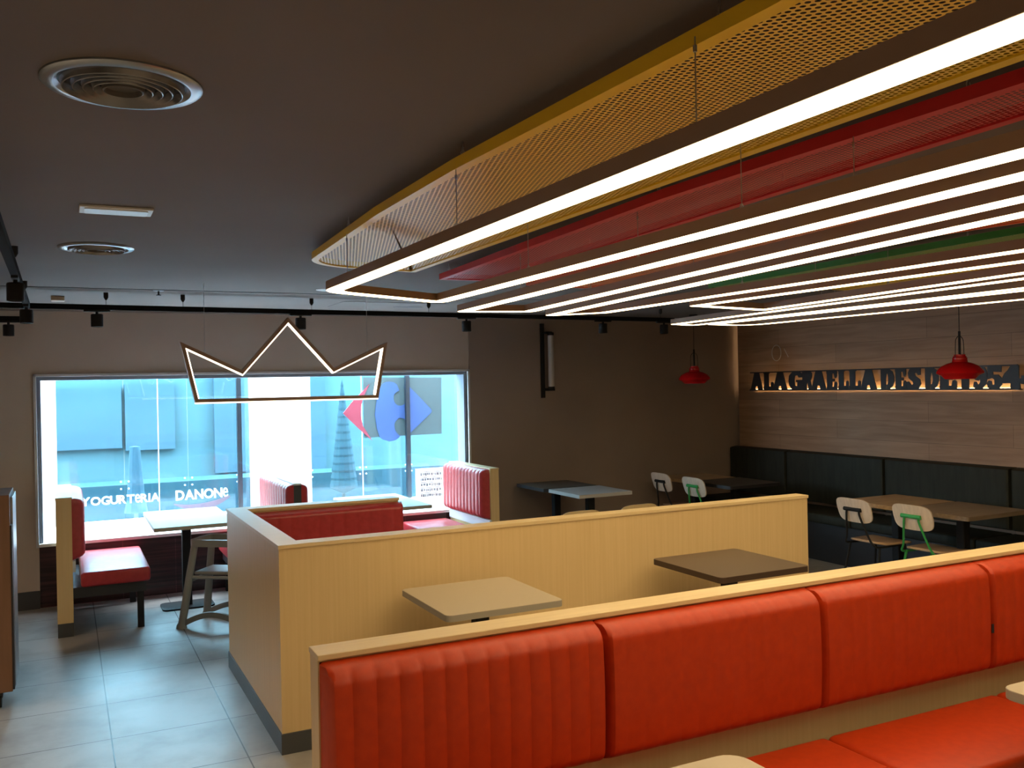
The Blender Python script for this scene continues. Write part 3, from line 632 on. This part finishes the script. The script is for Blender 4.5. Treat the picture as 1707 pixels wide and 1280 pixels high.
# ------------------------------------------------------------ ribbons: mitred outlines
def round_poly(pts, rad, seg=8):
    out = []; n = len(pts)
    for i, p in enumerate(pts):
        p = Vector(p); a = Vector(pts[i-1])-p; b = Vector(pts[(i+1) % n])-p; r = rad[i]
        if r <= 0: out.append(p); continue
        th = a.angle(b); L = min(r/math.tan(th/2), a.length*.48, b.length*.48); r = L*math.tan(th/2)
        A = p+a.normalized()*L; Bp = p+b.normalized()*L; c = p+(a.normalized()+b.normalized()).normalized()*(r/math.sin(th/2))
        va, vb = A-c, Bp-c; ang = va.angle(vb)
        sgn = 1 if va.x*vb.y-va.y*vb.x > 0 else -1
        for k in range(seg+1):
            t = sgn*ang*k/seg; out.append(c+Vector((va.x*math.cos(t)-va.y*math.sin(t), va.x*math.sin(t)+va.y*math.cos(t))))
    return out
def offset_poly(P, d):
    n = len(P); out = []
    for i in range(n):
        a, b, c = P[i-1], P[i], P[(i+1) % n]
        d1 = (b-a).normalized(); d2 = (c-b).normalized(); n1 = Vector((-d1.y, d1.x)); n2 = Vector((-d2.y, d2.x))
        m = (n1+n2).normalized(); k = m.dot(n1); out.append(b+m*(d/max(k, .25)))
    return out
def ring_prism(bm, A, B, z0, z1, ax=None):
    """closed band between outlines A and B from z0 to z1 (ax maps (x,y,z) to world)"""
    ax = ax or (lambda x, y, z: Vector((x, y, z))); n = len(A)
    a0 = [bm.verts.new(ax(p.x, p.y, z0)) for p in A]; a1 = [bm.verts.new(ax(p.x, p.y, z1)) for p in A]
    b0 = [bm.verts.new(ax(p.x, p.y, z0)) for p in B]; b1 = [bm.verts.new(ax(p.x, p.y, z1)) for p in B]
    for i in range(n):
        j = (i+1) % n
        for q in ((a0[i], a0[j], a1[j], a1[i]), (b0[j], b0[i], b1[i], b1[j]), (a0[j], a0[i], b0[i], b0[j]), (a1[i], a1[j], b1[j], b1[i])): bm.faces.new(q)
    return bm
def hook(t, x, y, z0, z1, name='suspension_wire', m=STEEL, r=.0015):
    bm = BM(); add_tube(bm, [(x, y, z0), (x, y, z1)], r, 6)
    add_tube(bm, [Vector((x, y, z0+.008))+Vector((.006*math.cos(a), 0, .008*math.sin(a))) for a in [2*PI*k/10 for k in range(10)]], .0016, 5, True)
    add_tube(bm, [(x, y, z1-.028), (x, y, z1-.016)], .0042, 6)
    return obj(name, bm, m, t)
LZ0, LZ1, LW = 2.165, 2.200, .039
def led_loop(label, pts, rad, wires):
    P = round_poly([Vector(p) for p in pts], rad); c = sum(P, Vector((0, 0)))/len(P)
    t = thing('led_ceiling_loop', label, 'ceiling light', (c.x, c.y, LZ0), 'led loops hung under the ceiling')
    A, B = offset_poly(P, LW), offset_poly(P, -LW); A2, B2 = offset_poly(P, LW-.003), offset_poly(P, -LW+.003)
    bm = BM(); ring_prism(bm, A, A2, LZ0, LZ1); ring_prism(bm, B, B2, LZ0, LZ1); ring_prism(bm, A2, B2, LZ1-.004, LZ1)
    obj('profile', bm, BRONZE, t)
    obj('diffuser', ring_prism(BM(), A2, B2, LZ0-.001, LZ0+.006), LED, t)
    A3, B3 = offset_poly(P, LW*.45), offset_poly(P, -LW*.45)
    obj('added_fill_strip', ring_prism(BM(), A3, B3, LZ1, LZ1+.002), LEDFILL, t)  # unseen glowing strip added on top to lift the mesh panels and ceiling
    for x, y, top in wires: hook(t, x, y, LZ1+.002, top)
    return t
PZ0, PZ1 = 2.375, 2.408
led_loop('wide lit led loop hanging below the yellow mesh panel, nearest the camera', [(1.033, -.5), (1.038, 3.86), (1.68, 4.215), (1.625, 1.1), (1.60, -.5)], [.1, .16, .02, 0, .1], [(1.03, 2.43, PZ0), (1.045, 3.62, PZ0), (1.04, 1.33, PZ0), (1.66, 3.2, CZ), (1.63, 1.9, CZ)])
led_loop('narrow lit led loop second from the left', [(1.755, .3), (2.03, 4.73), (2.405, 4.645), (1.93, .3)], [.05, .02, .02, .05], [(1.91, 2.8, PZ0), (1.98, 3.9, PZ0), (1.85, 1.72, PZ0), (2.31, 3.8, CZ)])
led_loop('lit led loop third from the left, tip over the wall tube lamp', [(2.13, .6), (2.675, 4.875), (2.90, 4.625), (2.91, .6)], [.05, .01, .02, .05], [(2.47, 3.2, CZ), (2.60, 4.3, CZ), (2.91, 3.4, CZ)])
led_loop('lit led loop with pointed tip, fourth from the left', [(3.20, .8), (3.165, 4.085), (3.775, 4.225), (3.36, .8)], [.05, .01, .01, .05], [(3.18, 3.2, CZ), (3.66, 3.2, CZ)])
led_loop('lit led loop fifth from the left, tip over the far pendant', [(3.62, 1.0), (4.035, 5.45), (4.26, 5.54), (4.12, 1.0)], [.05, .01, .04, .05], [(3.92, 4.2, CZ), (4.22, 4.2, CZ)])
led_loop('rightmost lit led loop, nearest the wood wall', [(4.27, 1.0), (4.345, 5.42), (4.74, 5.50), (4.88, 1.0)], [.05, .03, .30, .05], [(4.33, 4.2, CZ), (4.79, 4.2, CZ)])

def mesh_panel(label, pts, rad, rim, mesh, hooks, rw=.034):
    P = round_poly([Vector(p) for p in pts], rad, 12); c = sum(P, Vector((0, 0)))/len(P)
    area = sum(P[i-1].x*P[i].y-P[i].x*P[i-1].y for i in range(len(P)))
    inner = offset_poly(P, rw if area > 0 else -rw)
    t = thing('mesh_ceiling_panel', label, 'ceiling panel', (c.x, c.y, PZ0), 'coloured mesh panels under the ceiling')
    obj('rim', ring_prism(BM(), P, inner, PZ0, PZ1), rim, t)
    bm = BM(); vs = [bm.verts.new((p.x, p.y, PZ0+.006)) for p in inner]; bm.faces.new(vs); bm.normal_update(); bmesh.ops.triangulate(bm, faces=bm.faces[:], ngon_method='EAR_CLIP')
    obj('mesh_sheet', bm, mesh, t)
    for x, y in hooks: hook(t, x, y, PZ1, CZ, 'ceiling_hook', r=.002)
    return t
mesh_panel('large yellow expanded mesh panel with yellow rim above the nearest led loop', [(1.06, -.5), (1.075, 1.17), (1.025, 2.44), (1.03, 3.2), (1.10, 4.62), (1.745, 4.73), (1.72, -.5)], [0, .9, .9, .9, .34, .02, 0], YRIM, YMESH, [(1.04, 2.40), (1.06, 3.64), (1.09, 1.32), (1.73, 3.6), (1.72, 2.0)])
mesh_panel('long red mesh panel beside the yellow panel', [(1.87, -.3), (1.85, 2.57), (2.0, 5.01), (2.37, 4.995), (2.13, 1.44), (2.11, -.3)], [0, .5, .01, .01, .5, 0], RRIM, RMESH, [(2.0, 4.85), (1.865, 2.6), (2.15, 2.3), (1.87, 1.4)])
mesh_panel('wide orange red mesh panel over the middle led loops', [(2.88, .6), (2.737, 2.39), (2.644, 5.15), (3.12, 5.205), (3.58, 2.43), (3.72, .6)], [0, .3, .02, .02, .3, 0], ORIM, OMESH, [(2.67, 4.4), (3.2, 4.4), (2.74, 2.6)], rw=.02)
mesh_panel('slim green mesh panel between the third and fourth led loops', [(3.80, .8), (3.835, 2.6), (3.935, 4.95), (4.075, 4.985), (4.05, 2.75), (4.02, .8)], [0, .3, .02, .02, .3, 0], GRIM, GMESH, [(3.87, 3.6), (3.85, 2.9)], rw=.012)
mesh_panel('slim yellow mesh panel at the far right of the ceiling', [(4.96, 1.2), (4.92, 4.80), (5.10, 4.82), (5.14, 1.2)], [0, .02, .02, 0], YRIM, YMESH, [(4.94, 4.2), (4.95, 3.6)], rw=.05)

# ------------------------------------------------------------ crown
cr = thing('led_crown_sign', 'lit led outline of a crown hanging in front of the window', 'light sign', (1.36, 6.2, 1.66))
CY = 6.2
cp = [(.763, 1.670), (.676, 2.066), (1.060, 1.878), (1.372, 2.232), (1.684, 1.885), (2.072, 2.066), (1.998, 1.670)]
CP = [Vector(p) for p in cp]
area = sum(CP[i-1].x*CP[i].y-CP[i].x*CP[i-1].y for i in range(len(CP))); sg_ = 1 if area > 0 else -1
inn = offset_poly(CP, sg_*.022); inn2 = offset_poly(CP, sg_*.030)
axy = lambda x, y, z: Vector((x, z, y))
obj('crown_frame', ring_prism(BM(), CP, inn, CY, CY+.05, axy), BRONZE, cr)
bm = BM(); n = len(CP)
for i in range(n):   # lit bars on the inner side of each edge, below the bar at the bottom
    j = (i+1) % n
    if i == n-1:
        q = [CP[i], CP[j], CP[j]+Vector((.002, -.009)), CP[i]+Vector((-.002, -.009))]
    else: q = [inn[i], inn[j], inn2[j], inn2[i]]
    add_prism(bm, [(p.x, p.y) for p in q], CY+.004, CY+.046, 'y')
obj('diffuser', bm, LEDC, cr)
for x, z in ((.83, 2.0), (1.93, 2.0)): hook(cr, x, CY+.025, z, CZ)

# ------------------------------------------------------------ ceiling fittings
mat('vent_dark', (.08, .075, .07), .5)
def vent(label, x, y, r):
    t = thing('round_ceiling_vent', label, 'air vent', (x, y, CZ))
    k = r/.17
    obj('flange', add_lathe(BM(), [(r, CZ), (r, CZ-.004), (r-.006*k, CZ-.009), (r-.026*k, CZ-.010), (r-.036*k, CZ+.0)], 48, (x, y)), SATIN, t, smooth=True)
    obj('throat', add_lathe(BM(), [(r-.030*k, CZ-.001), (0, CZ-.001)], 48, (x, y)), DARKCORE, t)
    for i in range(5):
        ro = r-.040*k-i*.021*k
        if i < 4: obj('cone_ring', add_lathe(BM(), [(ro, CZ-.004), (ro-.004*k, CZ-.018), (ro-.006*k, CZ-.019), (ro-.014*k, CZ-.003)], 48, (x, y)), VRING, t, smooth=True)
        else: obj('centre_disc', add_lathe(BM(), [(ro, CZ-.006), (ro-.003*k, CZ-.018), (ro-.006*k, CZ-.019), (ro-.010*k, CZ-.008), (0, CZ-.006)], 40, (x, y)), MATS['vent_dark'], t, smooth=True)
    return t
vent('large round ceiling vent at the top left', .133, 2.240, .172)
vent('smaller looking round ceiling vent further towards the window', .152, 4.825, .170)
t = thing('emergency_light', 'flat white rectangular emergency light on the ceiling between the two vents', 'ceiling light', (.19, 3.79, CZ))
obj('frame', add_box(BM(), .062, .320, 3.72, 3.86, CZ-.010, CZ, .003), PALEPLAST, t); obj('diffuser', add_prism(BM(), rr(.08, .302, 3.74, 3.84, .01), CZ-.014, CZ-.010), mat('frosted_cover', (.75, .75, .75), .3), t)
o = obj('ceiling_speaker', add_lathe(BM(), [(0, CZ-.006), (.06, CZ-.006), (.078, CZ-.003), (.08, CZ)], 32, (1.70, 6.41)), PALEPLAST, loc=(1.70, 6.41, CZ)); tag(o, 'round white flush ceiling disc left of the nearest led loop', 'speaker')
o = obj('smoke_detector', add_box(BM(), -.075, .015, 7.30, 7.40, CZ-.035, CZ, .006), CREAMP, loc=(-.03, 7.35, CZ)); tag(o, 'small cream box on the ceiling above the left part of the window', 'detector')
t = thing('sprinkler_head', 'small sprinkler head on the ceiling above the window', 'sprinkler', (.60, 6.75, CZ))
obj('escutcheon', add_lathe(BM(), [(0, CZ-.006), (.035, CZ-.004), (.037, CZ)], 20, (.60, 6.75)), SATIN, t); obj('nozzle', add_lathe(BM(), [(.006, CZ-.005), (.006, CZ-.03), (.016, CZ-.032), (.016, CZ-.036), (0, CZ-.036)], 14, (.60, 6.75)), BLACK, t)
t = thing('ceiling_hatch', 'flush inspection hatch with a dark slot in the ceiling near the track', 'hatch', (2.4, 7.4, CZ))
obj('panel', add_box(BM(), 2.05, 2.95, 7.22, 7.72, CZ-.004, CZ, .001), CEIL, t); obj('slot', add_box(BM(), 2.60, 2.85, 7.55, 7.60, CZ-.006, CZ-.004), DARKCORE, t)

# track lighting
RAIL = mat('matt_black_rail', (.012, .012, .013), .9, 0., .08)
def track(name, label, a, b, z=2.345, stubs=()):
    a, b = Vector((*a, z)), Vector((*b, z)); d = (b-a).normalized(); n_ = Vector((-d.y, d.x, 0))*.018
    t = thing(name, label, 'lighting track', tuple((a+b)/2))
    bm = BM(); add_prism(bm, [tuple((a+n_)[:2]), tuple((b+n_)[:2]), tuple((b-n_)[:2]), tuple((a-n_)[:2])], z-.018, z+.018); obj('rail', bm, RAIL, t)
    for x, y in stubs:
        obj('ceiling_cup', add_lathe(BM(), [(.016, CZ), (.016, CZ-.035), (.006, CZ-.052), (0, CZ-.052)], 14, (x, y)), BLACK, t, smooth=True)
        obj('drop_wire', add_tube(BM(), [(x, y, CZ-.05), (x, y, z+.018)], .0015, 5), BLACK, t)
    return t
def ty(x): return 6.98+.055*x
track('lighting_track', 'long black lighting track running across the room before the window wall', (-2.6, ty(-2.6)), (5.36, ty(5.36)), stubs=[(x, ty(x)) for x in (.275, .79, 1.75, 2.75, 3.9, 5.2)])
track('lighting_track', 'black lighting track running along the left side of the ceiling', (-.19, 1.2), (-.215, 6.93), stubs=[(-.192, 3.4), (-.20, 4.9), (-.21, 6.4)])
track('lighting_track', 'short black track end at the far left edge below the main track', (-2.8, 8.17), (-.262, 8.17), stubs=[(-1.5, 8.17), (-.6, 8.17)])
sp = thing('track_spotlight', 'x', 'spotlight', (0, 0, 0))
obj('adaptor', add_box(BM(), -.085, .085, -.016, .016, -.014, .0, .002), BLACK, sp)
obj('stem', add_tube(BM(), [(0, 0, -.012), (0, 0, -.035)], .010, 10), BLACK, sp, smooth=True)
obj('housing', add_lathe(BM(), [(0, -.030), (.036, -.030), (.040, -.035), (.040, -.118), (.036, -.120), (.034, -.112), (0, -.108)], 24), BLACK, sp, smooth=True)
obj('lens', add_lathe(BM(), [(.033, -.111), (0, -.111)], 20), mat('dark_lens', (.25, .25, .27), .1), sp)
SPZ = 2.327
spots = [(.215, ty(.215), 0, 'black track spotlight above the left part of the window'), (1.660, ty(1.66), 0, 'black track spotlight just behind the peak of the crown'), (3.10, ty(3.1), 0, 'black track spotlight where the grey wall meets the darker wall'),
         (4.52, ty(4.52), 0, 'black track spotlight right of the white tube wall lamp'), (5.24, ty(5.24), 0, 'black track spotlight at the right end of the long track')]
for i, (x, y, r, lb) in enumerate(spots):
    if i == 0: sp.location = (x, y, SPZ); sp['label'] = lb; sp['group'] = 'spotlights on the black tracks'
    else: dup(sp, (x, y, SPZ), r, lb)
dup(sp, (-.212, 6.70, SPZ), PI/2, 'black track spotlight at the left edge near the track crossing')
dup(sp, (-.207, 5.10, SPZ), PI/2, 'larger looking black track spotlight cut by the left edge')
dup(sp, (-.385, 8.17, SPZ), 0, 'black track spotlight on the short lower left track')

# ------------------------------------------------------------ high chair behind the partition corner
hc = thing('high_chair', 'grey brown plastic child high chair partly under the left window table', 'high chair', (0, 0, 0))
def hleg(sx, sy):
    x0, y0, x1, y1 = sx*.25, sy*.18, sx*.165, sy*.125
    bm = BM(); add_tube(bm, [(x0, y0, 0), (x0, y0, .018), (x0*.985, y0*.985, .035), (x0+(x1-x0)*.25, y0+(y1-y0)*.25, .15), (x0+(x1-x0)*.6, y0+(y1-y0)*.6, .37), (x1, y1, .60)], [.040, .038, .030, .030, .028, .026], 10); return bm
for sx in (-1, 1):
    for sy in (-1, 1): obj('leg', hleg(sx, sy), GREYPLAST, hc, smooth=True)
A = [Vector(p) for p in rr(-.20, .20, -.155, .155, .05, 6)]
obj('top_rim', ring_prism(BM(), A, offset_poly(A, .035), .595, .645), GREYPLAST, hc)
for sy in (-1, 1):
    bm = BM(); n = 14
    top = [(-.235+.47*k/n, .055+.07*math.sin(PI*k/n)) for k in range(n+1)]; bot = [(-.235+.47*k/n, .010+.075*math.sin(PI*k/n)) for k in range(n+1)]
    add_prism(bm, top+bot[::-1], sy*.172-.014, sy*.172+.014, 'y'); obj('arched_base_rail', bm, GREYPLAST, hc, smooth=True)
    obj('cross_rail', add_tube(BM(), [(-.20, sy*.145, .37), (.20, sy*.145, .37)], .013, 8), GREYPLAST, hc, smooth=True)
for sx in (-1, 1): obj('side_rail', add_tube(BM(), [(sx*.205, -.145, .34), (sx*.205, .145, .34)], .013, 8), GREYPLAST, hc, smooth=True)
obj('seat', add_box(BM(), -.17, .17, -.135, .135, .385, .41, .01), GREYPLAST, hc)
hc.location = (1.053, 7.094, 0); hc.rotation_euler = (0, 0, math.radians(-36.9))

# ------------------------------------------------------------ wheeled cabinet at the left edge
kb = thing('waste_cabinet', 'brown laminate cabinet on castors cut by the left edge', 'cabinet', (-.6, 6.0, 0))
obj('body', add_box(BM(), -1.0, -.285, 5.76, 6.22, .10, 1.19, .003), KIOSK, kb)
obj('edge_strip', add_box(BM(), -.285, -.275, 5.765, 5.83, .11, 1.02), DARKCORE, kb)
obj('side_panel', add_box(BM(), -.285, -.272, 5.84, 6.20, .11, 1.17, .002), SATIN, kb)
for x, y in ((-.36, 5.84), (-.92, 5.84), (-.36, 6.14), (-.92, 6.14)):
    c = obj('castor', add_box(BM(), x-.022, x+.022, y-.02, y+.03, .055, .10, .004), DARKCORE, kb)
    obj('wheel', add_tube(BM(), [(x-.016, y, .037), (x+.016, y, .037)], .037, 16), BLACK, c, smooth=True)

# lit downlights left of the view; unseen row behind it added for bounce light
DL = [(-2.0, 1.0, 'nearest of the row left of the view'), (-2.2, 3.2, 'middle of the row left of the view'), (-2.4, 5.2, 'furthest of the row left of the view'),
      (.2, -1.6, 'added as unseen fill behind the view, leftmost of that row'), (2.2, -1.6, 'added as unseen fill behind the view, second of that row'), (4.2, -1.6, 'added as unseen fill behind the view, third of that row'), (6.0, -1.6, 'added as unseen fill behind the view, rightmost of that row')]
for i, (x, y, lb) in enumerate(DL):
    t = thing('downlight', 'warm recessed ceiling downlight, '+lb, 'ceiling light', (x, y, CZ))
    obj('bezel', add_lathe(BM(), [(.075, CZ), (.075, CZ-.006), (.060, CZ-.004), (.058, CZ)], 24, (x, y)), PALEPLAST, t)
    obj('lens', add_lathe(BM(), [(.058, CZ-.002), (0, CZ-.002)], 24, (x, y)), SPOTLENS, t)
    lamp('downlight_beam', 'SPOT', (x, y, CZ-.02), 140 if i < 3 else 60, (1, .72, .44), .06, (0, 0, 0), 2.6)
